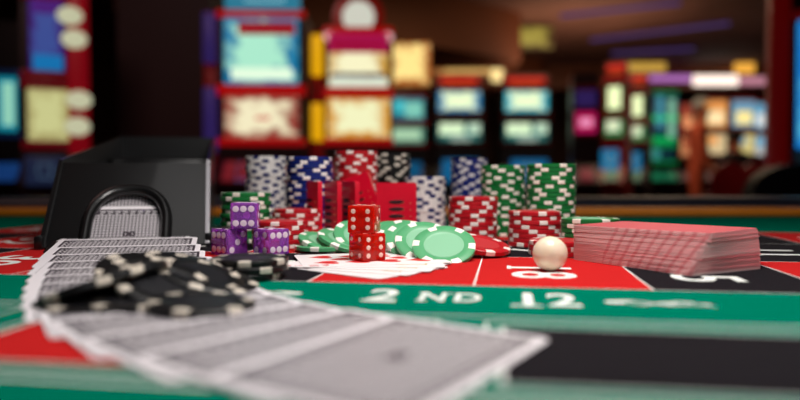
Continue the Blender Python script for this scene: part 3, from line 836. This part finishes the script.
# ------------------------------------------------------------------ slot machines
GLOW = {}
def g_(rgb, s=1.0):
    k_ = (rgb, s)
    if k_ not in GLOW: GLOW[k_] = glow('lit %d %d %d' % rgb, rgb, s)
    return GLOW[k_]
def gs_(a, b, s):
    k_ = (a, b, s)
    if k_ not in GLOW: GLOW[k_] = glow_screen('lit screen', a, b, s)
    return GLOW[k_]
CAB = {'brown': mat('dark brown cabinet', (58, 36, 36), 0.6), 'red': mat('red lacquer cabinet', (150, 10, 20), 0.35), 'black': mat('black cabinet', (16, 12, 14), 0.4), 'dark': mat('dark maroon cabinet', (40, 14, 18), 0.45), 'yellow': None}
chrome = mat('dull chrome', (150, 150, 155), 0.25, metal=0.9)
TM = {}
def trim_mat(c, s_):
    if (c, s_) not in TM: TM[(c, s_)] = mat('trim', c, 0.3, emit=c, estr=s_ * 0.42)
    return TM[(c, s_)]
def slot(x, y, yaw, label, group, cab='black', trimc=(200, 20, 25), ts=0.5, w=0.66, tilt_=0,
         top=None, screens=(), belly=None, deck=((70, 80, 160),), h=1.95, topper=None, side=None, dp=0.45):
    """screens: list of (z0, z1, base_rgb, strength, [inner blocks (u0,v0,u1,v1,rgb,str)], width)"""
    t = thing('slot_machine', label, 'slot machine', (x, y, 0.0), (0, R(tilt_), R(yaw)), group)
    bm = bmesh.new()
    prof = [(0.0, 0), (0.0, 0.62), (-0.18, 0.72), (-0.20, 0.80), (-0.02, 0.98), (0.0, h), (dp, h), (dp + 0.03, 0)]
    Mx = Matrix(((0, 0, 1, 0), (1, 0, 0, 0), (0, 1, 0, 0), (0, 0, 0, 1)))
    add_prism(bm, prof, -w / 2, w / 2, M=Mx); bmesh.ops.recalc_face_normals(bm, faces=bm.faces)
    link('cabinet', bm, CAB[cab], t, smooth=False)
    for (z0, z1, rgb, s, inner, sw) in screens:
        bm = bmesh.new(); mats = [g_(rgb, s) if len(rgb) == 3 else gs_(rgb[0:3], rgb[3:6], s)]
        add_box(bm, (0, -0.015, (z0 + z1) / 2), (sw, 0.03, z1 - z0), 0, bevel=0.008)
        for (u0, v0, u1, v1, c, st_) in inner:
            mats.append(g_(c, st_))
            add_box(bm, ((u0 + u1) / 2 * sw - sw / 2, -0.032, z0 + (v0 + v1) / 2 * (z1 - z0)), ((u1 - u0) * sw, 0.006, (v1 - v0) * (z1 - z0)), len(mats) - 1)
        link('screen', bm, mats, t, smooth=False)
        for zz in (z0 - 0.025, z1 + 0.025):
            bm = bmesh.new(); add_box(bm, (0, -0.012, zz), (w, 0.03, 0.045), bevel=0.006)
            link('screen_trim', bm, [trim_mat(trimc, ts)], t)
    # button deck on the sloping shelf
    bm = bmesh.new(); mats = []
    nb = len(deck)
    for i, c in enumerate(deck):
        mats.append(g_(c, 0.7))
        add_box(bm, ((i + 0.5) / nb * (w - 0.1) - (w - 0.1) / 2, -0.13, 0.88), ((w - 0.1) / nb * 0.85, 0.16, 0.015), i, bevel=0.003, rot=(R(45), 0, 0))
    link('button_deck', bm, mats, t)
    if belly:
        bm = bmesh.new(); add_box(bm, (0, -0.215, (belly[0] + belly[1]) / 2), (w * 0.7, 0.02, belly[1] - belly[0]), 0, bevel=0.005)
        add_box(bm, (0, -0.228, (belly[0] + belly[1]) / 2), (w * 0.25, 0.01, (belly[1] - belly[0]) * 0.5), 1, bevel=0.003)
        link('belly_panel', bm, [g_(belly[2], 0.8), g_(belly[3], 1.0)], t)
    if topper == 'round':
        MT = Matrix.Translation((0, 0.06, h + 0.10)) @ Matrix.Rotation(R(90), 4, 'X')
        bm = bmesh.new(); add_lathe(bm, [(0, -0.04), (0.16, -0.04), (0.17, 0.03), (0.12, 0.04), (0, 0.04)], 40, M=MT)
        tp = link('topper', bm, [trim_mat((150, 30, 20), 0.6)], t)
        bm = bmesh.new(); add_lathe(bm, [(0, 0.042), (0.105, 0.042), (0.10, 0.06), (0, 0.065)], 40, M=MT)
        link('topper_lamp', bm, [g_((215, 215, 200), 0.9)], tp)
        for sx in (-0.19, 0.19):
            bm = bmesh.new(); bmesh.ops.create_uvsphere(bm, u_segments=16, v_segments=10, radius=0.035)
            link('bulb', bm, g_((255, 190, 190), 0.9), t, (sx, 0.0, h - 0.03))
    elif topper == 'sign':
        bm = bmesh.new(); add_box(bm, (0, 0.1, h + 0.09), (w * 0.9, 0.1, 0.17), 0, bevel=0.01)
        add_box(bm, (0, 0.045, h + 0.11), (w * 0.75, 0.02, 0.05), 1); add_box(bm, (0, 0.045, h + 0.05), (w * 0.6, 0.02, 0.035), 2)
        link('topper', bm, [g_((110, 8, 10), 0.5), g_((230, 40, 25), 0.8), g_((200, 70, 20), 0.7)], t)
    elif topper == 'screen':
        bm = bmesh.new(); add_box(bm, (0, 0.05, h + 0.12), (w * 0.85, 0.08, 0.24), 0, bevel=0.02)
        add_box(bm, (0.02, 0.0, h + 0.13), (w * 0.45, 0.02, 0.14), 1, bevel=0.01)
        link('topper', bm, [g_((50, 140, 170), 0.7), g_((150, 205, 215), 0.9)], t)
    if side:
        for (z0, z1) in side[1]:
            bm = bmesh.new(); add_box(bm, (side[0] * (w / 2 + 0.04), -0.03, (z0 + z1) / 2), (0.075, 0.06, z1 - z0), 0, bevel=0.01)
            link('side_light', bm, [g_(side[2], 0.9)], t)
        bm = bmesh.new(); add_box(bm, (side[0] * (w / 2 + 0.045), 0.05, h / 2), (0.085, 0.1, h), 0, bevel=0.01)
        link('side_column', bm, [mat('side red', (150, 10, 12), 0.4, emit=(150, 10, 12), estr=0.12)], t)
    return t
RR = (150, 10, 30)
# the big pair
gm = 'pair of large slot machines at left centre'
slot(-0.865, 4.25, 2, 'large slot machine with cyan upper screen and red banner, left of the pair', gm, 'dark', (210, 14, 16), 0.9, w=0.55,
     screens=[(1.425, 1.835, (10, 120, 165, 175, 240, 210), 0.95, [(0.20, 0.74, 0.96, 0.93, (170, 4, 30), 0.7), (0.10, 0.06, 0.92, 0.24, (225, 250, 220), 1.05)], 0.46),
              (1.09, 1.35, (150, 60, 50, 250, 240, 200), 0.95, [(0.42, 0.42, 0.62, 0.52, (220, 130, 110), 0.9)], 0.46)],
     deck=((130, 30, 40), (80, 110, 180), (140, 170, 200), (90, 60, 140), (130, 30, 40)), h=1.88, topper='screen', side=(-1, [(1.55, 1.86), (1.0, 1.40)], (42, 28, 84)))
slot(-0.27, 4.42, 2, 'large slot machine with round topper and cream screens, right of the pair', gm, 'dark', (210, 14, 16), 0.9, w=0.45,
     screens=[(1.43, 1.77, (200, 150, 60, 250, 245, 200), 1.0, [(0.0, 0.64, 1.0, 1.0, (190, 20, 90), 0.7), (0.06, 0.68, 0.94, 0.9, (165, 6, 30), 0.7), (0.02, 0.0, 0.98, 0.16, (225, 235, 215), 0.95), (0.05, 0.18, 0.95, 0.26, (70, 70, 110), 0.6)], 0.39),
              (1.10, 1.355, (215, 150, 50, 245, 245, 195), 1.0, [], 0.41)],
     deck=((130, 30, 40), (130, 160, 200), (90, 110, 170), (130, 30, 40)), h=1.79, topper='round', side=(-1, [(1.50, 1.76), (1.08, 1.32)], (235, 170, 10)))
# middle three
gn = 'row of distant slot machines in the middle'
def mid(x, y, lab, tint, hh=1.90):
    slot(x, y, 0, lab, gn, 'black', (60, 10, 12), 0.2, w=0.60,
         screens=[(1.63, 1.87, tint + (240, 255, 205), 1.05, [], 0.50),
                  (1.28, 1.50, (10, 80, 80, 70, 150, 140), 0.7, [(0.05, 0.35, 0.6, 0.95, (225, 250, 205), 1.0), (0.7, 0.4, 0.97, 0.95, (200, 230, 200), 0.9), (0.3, 0.0, 0.75, 0.25, (180, 205, 190), 0.7)], 0.52)],
         belly=(0.80, 1.06, (10, 100, 150), (200, 190, 90)), deck=((20, 60, 90), (140, 160, 170), (30, 60, 70)), h=hh, topper='sign')
mid(0.70, 8.0, 'distant slot machine with cream screens and red sign, left of two alike', (20, 120, 170))
mid(1.49, 8.0, 'distant slot machine with cream screens and red sign, right of two alike', (30, 170, 190))
slot(0.06, 7.6, 0, 'distant slot machine with teal screens beside the large pair', gn, 'black', (120, 10, 20), 0.3, w=0.5,
     screens=[(1.50, 1.74, (20, 120, 140), 0.8, [(0.1, 0.3, 0.5, 0.9, (60, 190, 200), 0.9), (0.5, 0.1, 0.95, 0.8, (130, 210, 190), 0.9)], 0.42),
              (1.24, 1.42, (90, 150, 130), 0.8, [(0.1, 0.2, 0.9, 0.8, (180, 220, 180), 0.9)], 0.42)],
     belly=(0.85, 1.02, (10, 80, 120), (60, 150, 160)), h=1.84, deck=((20, 60, 90), (130, 40, 60)))
# right cluster, cabinets turned to the left
gr = 'slot machines turned sideways at right'
for i, (px, d, lab) in enumerate(((614, 7.4, 'red-sided slot machine with oval glowing screens, left of the turned two'), (636, 8.2, 'red-sided slot machine with oval glowing screens, right of the turned two'))):
    x = (px - 400) * d / F
    slot(x, d, -30, lab, gr, 'red' if i == 0 else 'black', (120, 8, 20), 0.2, w=0.26, dp=0.3,
         screens=[(1.56, 1.86, (30, 90, 40), 0.6, [(0.15, 0.12, 0.85, 0.92, (240, 250, 190), 1.2)], 0.19),
                  (1.30, 1.48, (40, 140, 80), 0.7, [(0.1, 0.3, 0.8, 0.95, (225, 235, 195), 1.0)], 0.2)],
         belly=(0.93, 1.15, (10, 120, 170), (220, 200, 60)), h=1.95, topper='sign', deck=((90, 130, 100), (140, 150, 110)))
slot((585 - 400) * 6.8 / F, 6.8, -8, 'dark slot machine with magenta screen, far left of the right cluster', gr, 'dark', (90, 5, 20), 0.2, w=0.26, dp=0.3,
     screens=[(1.30, 1.50, (190, 20, 90), 0.9, [(0.2, 0.3, 0.8, 0.7, (240, 150, 190), 1.0)], 0.2), (1.56, 1.72, (60, 40, 110), 0.5, [], 0.2)], h=1.9, deck=((120, 10, 40),))
slot((660 - 400) * 10.5 / F, 10.5, 0, 'far slot machine striped in cyan and green light', gr, 'black', (20, 160, 90), 0.8, w=0.52,
     screens=[(1.40, 2.15, (10, 60, 80), 0.6, [(0.05, 0.35, 0.22, 0.95, (120, 190, 190), 0.8), (0.35, 0.3, 0.55, 0.95, (90, 170, 190), 0.7), (0.7, 0.1, 0.92, 0.9, (140, 200, 170), 0.8), (0.0, 0.45, 1.0, 0.56, (10, 200, 110), 0.9), (0.0, 0.0, 0.9, 0.12, (10, 180, 90), 0.8)], 0.50),
              (1.12, 1.32, (10, 60, 70), 0.5, [(0.1, 0.1, 0.45, 0.9, (60, 160, 150), 0.7)], 0.4)], h=2.2, deck=((20, 120, 80), (20, 60, 60)))
gf = 'farthest slot machines before the back wall'
for i, (px, d, ca, cb, lab) in enumerate(((714, 12.5, (255, 170, 90), (255, 225, 170), 'far slot machine with orange and white screens'),
                                          (742, 12.5, (120, 170, 200), (250, 230, 150), 'far slot machine with pale blue and yellow screens'),
                                          (762, 13.0, (110, 180, 215), (215, 220, 220), 'far slot machine with light blue screens at right'),
                                          (690, 13.5, (160, 60, 40), (230, 150, 100), 'far slot machine with dull orange screen behind the person'))):
    slot((px - 400) * d / F, d, 0, lab, gf, 'black', (120, 20, 20), 0.2, w=0.46,
         screens=[(1.80, 2.28, ca, 0.8, [(0.15, 0.1, 0.85, 0.6, cb, 1.1)], 0.42), (1.30, 1.66, cb, 0.7, [(0.1, 0.5, 0.6, 0.9, ca, 0.9)], 0.40)], h=2.35,
         deck=((120, 60, 60), (90, 120, 140)))
# big machine cut by the right edge
slot(2.15, 3.05, -16, 'tall red-framed slot machine with bright cyan screen at the right edge', None, 'dark', (130, 8, 14), 0.4, w=0.70,
     screens=[(0.86, 1.56, (20, 120, 205, 110, 225, 230), 0.95, [(0.12, 0.72, 0.9, 0.94, (215, 250, 250), 1.0), (0.12, 0.12, 0.8, 0.26, (190, 235, 245), 0.9)], 0.66)],
     h=1.80, deck=((30, 60, 120), (120, 20, 30)), side=(-1, [], (150, 10, 20)))
# left cluster
lm = slot(-1.92, 3.7, 22, 'purple and red slot machine with cream screen at the left edge', None, 'dark', (150, 10, 30), 0.3, w=0.26,
     screens=[(1.42, 1.80, (70, 20, 130, 70, 95, 180), 0.6, [(0.1, 0.0, 0.95, 0.22, (10, 130, 200), 0.7), (0.1, 0.8, 1.0, 1.0, (90, 25, 150), 0.5)], 0.17),
              (1.04, 1.32, (180, 170, 110, 215, 215, 150), 0.85, [], 0.20)],
     h=1.90, deck=((30, 60, 160), (150, 20, 60), (160, 60, 110)), topper=None, belly=(0.80, 0.95, (26, 34, 60), (90, 120, 140)))
for (zz, xx) in ((1.72, 0.115), (1.595, 0.135), (1.265, 0.155), (1.12, 0.145)):
    bm = bmesh.new(); bmesh.ops.create_uvsphere(bm, u_segments=20, v_segments=12, radius=1.0)
    for v in bm.verts: v.co = Vector((v.co.x * 0.065 + xx, v.co.y * 0.03 - 0.05, v.co.z * 0.05 + zz))
    link('lobe_lamp', bm, g_((205, 205, 170), 0.85), lm)
bm = bmesh.new(); add_box(bm, (0.15, 0.0, 1.35), (0.11, 0.08, 1.15), 0, bevel=0.03)
link('side_column', bm, [mat('crimson side', (150, 8, 22), 0.4, emit=(160, 5, 25), estr=0.35)], lm)
slot(-2.66, 4.6, 10, 'slot machine with slim cyan screen cut by the left edge', None, 'black', (20, 60, 110), 0.3, w=0.34,
     screens=[(1.16, 1.52, (20, 150, 170), 0.8, [(0.3, 0.1, 0.9, 0.9, (150, 215, 190), 0.9)], 0.12)], h=1.9, deck=((20, 60, 120),))
slot(-1.56, 4.5, 0, 'unlit black slot machine cabinet between the left and middle machines', None, 'brown', (24, 16, 30), 0.1, w=0.62,
     screens=[], belly=None, h=2.4, deck=((12, 12, 20),))

# ------------------------------------------------------------------ stools and people
def stool(px, d, cs, label, group=None, ztop=0.93, wide=0.46, yaw=0):
    t = thing('casino_stool', label, 'stool', ((px - 400) * d / F, d, 0), (0, 0, R(yaw)), group)
    bm = bmesh.new(); add_box(bm, (0, 0, 0.60), (0.42, 0.40, 0.08), bevel=0.03, seg=3); link('seat', bm, cs, t)
    bm = bmesh.new(); pts = []
    for k in range(25):
        a = PI * k / 24; pts.append((wide / 2 * math.cos(a), (ztop - 0.76) * math.sin(a) ** 0.8 + 0.76))
    pts += [(-wide / 2, 0.60), (wide / 2, 0.60)]
    add_prism(bm, pts, -0.035, 0.035, M=Matrix.Translation((0, -0.19, 0)) @ Matrix.Rotation(R(90), 4, 'X'))
    bmesh.ops.recalc_face_normals(bm, faces=bm.faces); link('backrest', bm, cs, t)
    bm = bmesh.new(); add_lathe(bm, [(0, 0.02), (0.03, 0.02), (0.03, 0.57), (0, 0.57)], 16); link('pole', bm, chrome, t)
    bm = bmesh.new(); add_lathe(bm, [(0, 0), (0.21, 0), (0.21, 0.012), (0.05, 0.04), (0, 0.04)], 28); link('base', bm, chrome, t)
    return t
vinyl = mat('black vinyl', (22, 22, 28), 0.5); vinyl_r = mat('red vinyl', (130, 10, 24), 0.5)
stool(766, 2.55, vinyl, 'black round-backed stool beyond the table near the right edge', ztop=0.885, wide=0.34)
stool(722, 8.8, vinyl_r, 'red-backed stool before the far machines, left one', 'red stools', ztop=1.05)
stool(748, 9.0, vinyl_r, 'red-backed stool before the far machines, right one', 'red stools', ztop=1.05)

def person(px, d, yaw, label, cloth, skinm, hairm, seat=0.64, stand=False):
    t = thing('person', label, 'person', ((px - 400) * d / F, d, 0), (0, 0, R(yaw)))
    J = [((0, 0, seat + 0.08), .15), ((0, -0.02, seat + 0.28), .14), ((0, -0.03, seat + 0.50), .155), ((0, -0.04, seat + 0.60), .06), ((0, -0.06, seat + 0.72), .085), ((0, -0.06, seat + 0.80), .085)]
    E = [(0, 1), (1, 2), (2, 3), (3, 4), (4, 5)]
    for s in (-1, 1):
        b = len(J)
        J += [((s * 0.20, -0.02, seat + 0.50), .06), ((s * 0.25, -0.08, seat + 0.24), .045), ((s * 0.20, -0.32, seat + 0.24), .035), ((s * 0.17, -0.42, seat + 0.25), .035),
              ((s * 0.11, -0.06, seat + 0.06), .10), ((s * 0.15, -0.42, seat + 0.04), .075), ((s * 0.15, -0.40, 0.42), .055), ((s * 0.15, -0.42, 0.08), .04), ((s * 0.15, -0.54, 0.05), .035)]
        if stand:
            J[-5:] = [((s * 0.10, 0, seat - 0.02), .10), ((s * 0.11, -0.02, 0.50), .065), ((s * 0.11, 0.0, 0.28), .055), ((s * 0.11, 0.0, 0.09), .04), ((s * 0.11, -0.12, 0.05), .035)]
            J[b + 2] = ((s * 0.24, -0.16, seat + 0.04), .035); J[b + 3] = ((s * 0.22, -0.24, seat + 0.02), .035)
        E += [(2, b), (b, b + 1), (b + 1, b + 2), (b + 2, b + 3), (0, b + 4), (b + 4, b + 5), (b + 5, b + 6), (b + 6, b + 7), (b + 7, b + 8)]
    me = bpy.data.meshes.new('body'); me.from_pydata([j[0] for j in J], E, []); o = bpy.data.objects.new('body', me); COL.objects.link(o); o.parent = t
    sk = o.modifiers.new('s', 'SKIN')
    for i, j in enumerate(J): me.skin_vertices[0].data[i].radius = (j[1], j[1] * 0.8 if i < 3 else j[1])
    me.skin_vertices[0].data[0].use_root = True
    o.modifiers.new('u', 'SUBSURF').levels = 2
    dg = bpy.context.evaluated_depsgraph_get(); me2 = bpy.data.meshes.new_from_object(o.evaluated_get(dg)); o.modifiers.clear(); o.data = me2; me2.name = 'body'
    me2.materials.clear(); me2.materials.append(cloth); me2.materials.append(skinm)
    for p in me2.polygons:
        p.use_smooth = True; c = p.center
        p.material_index = 1 if c.z > seat + 0.58 or (abs(c.x) > 0.12 and c.y < (-0.14 if stand else -0.22) and seat + (-0.06 if stand else 0.19) < c.z < seat + (0.12 if stand else 0.32)) else 0
    bm = bmesh.new(); bmesh.ops.create_uvsphere(bm, u_segments=20, v_segments=14, radius=0.105)
    bmesh.ops.delete(bm, geom=[v for v in bm.verts if v.co.z < -0.03 and v.co.y < 0.02 or v.co.z < -0.08 or (v.co.y < -0.06 and v.co.z < 0.03)], context='VERTS')
    for v in bm.verts: v.co += Vector((0, -0.045, seat + 0.80))
    link('hair', bm, hairm, t)
    bm = bmesh.new(); add_lathe(bm, [(0, -0.02), (0.012, -0.012), (0.006, 0.012), (0, 0.018)], 8, M=Matrix.Translation((0, -0.15, seat + 0.76)))
    link('nose', bm, skinm, t)
    return t
sk1 = mat('skin', (190, 110, 80), 0.5); cl1 = mat('brick shirt', (190, 80, 50), 0.8); cl2 = mat('black shirt', (22, 20, 26), 0.8)
hr1 = mat('grey hair', (150, 150, 150), 0.7); hr2 = mat('dark hair', (20, 15, 12), 0.7)
person(696, 8.2, 60, 'person in a brick-coloured shirt standing before the far machines', cl1, sk1, hr1, seat=0.92, stand=True)
person(736, 9.6, 175, 'person in black seen from behind, sitting at the far machines', cl2, sk1, hr2)
stool(736, 9.65, vinyl, 'black stool under the person in black', ztop=0.82, yaw=0)

# ------------------------------------------------------------------ light
def area(name, loc, target, size, e, col=(1, 1, 1), sy=None):
    l = bpy.data.lights.new(name, 'AREA'); l.energy = e; l.size = size; l.color = col
    if sy: l.shape = 'RECTANGLE'; l.size_y = sy
    o = bpy.data.objects.new(name, l); COL.objects.link(o); o.location = loc
    o.rotation_euler = (Vector(target) - Vector(loc)).to_track_quat('-Z', 'Y').to_euler(); return o
area('table lamp', (0.08, 0.30, TZ + 0.40), (0.06, 0.37, TZ), 0.20, 2.7, (1.0, 0.95, 0.91))
area('shoe sheen light', (-0.16, 0.52, TZ + 0.62), (-0.16, 0.52, TZ), 0.20, 0.14, (1.0, 0.97, 0.95))  # unseen light added to give the shoe's front plate a sheen
area('fill lamp', (0.22, -0.22, TZ + 0.45), (0.05, 0.45, TZ), 0.4, 0.5, (0.95, 0.97, 1.0))
area('side lamp', (0.7, 0.10, TZ + 0.35), (0.1, 0.45, TZ), 0.3, 0.5, (1.0, 0.96, 0.95))
area('hall lamp', (2.2, 7.6, 3.35), (2.6, 8.2, 0), 2.4, 75, (1.0, 0.72, 0.45))
area('hall lamp far', (5.5, 12.5, 3.3), (5.5, 12.5, 0), 3.0, 100, (1.0, 0.7, 0.5))
area('ceiling wash', (3.0, 11.0, 2.3), (3.0, 11.5, 3.5), 2.0, 42, (1.0, 0.62, 0.4))
area('cabinet fill light', (-1.6, 1.4, 3.2), (-1.6, 4.4, 1.4), 1.0, 16, (1.0, 0.6, 0.55))  # unseen light added to lift the dark cabinets at left
area('bulkhead wash', (-0.2, 6.6, 2.2), (0.2, 9.0, 3.1), 0.8, 4, (1.0, 0.66, 0.38))

w = bpy.data.worlds.new('World'); bpy.context.scene.world = w; w.use_nodes = True
w.node_tree.nodes['Background'].inputs[0].default_value = (0.5, 0.42, 0.45, 1); w.node_tree.nodes['Background'].inputs[1].default_value = 0.02

# ------------------------------------------------------------------ camera
cam = bpy.data.cameras.new('Camera'); co = bpy.data.objects.new('Camera', cam); COL.objects.link(co)
cam.sensor_width = 36.0; cam.lens = 36.0 * F / 800.0; cam.clip_start = 0.01; cam.clip_end = 60
co.location = (0, 0, TZ + HC * MM)
co.rotation_euler = (R(90) - math.atan(20.7 / F), 0, 0)
cam.dof.use_dof = True; cam.dof.focus_distance = 0.43; cam.dof.aperture_fstop = 3.8
bpy.context.scene.camera = co
vs = bpy.context.scene.view_settings
vs.view_transform = 'Standard'; vs.look = 'None'; vs.gamma = 1.0; vs.exposure = 0.0; vs.use_curve_mapping = False
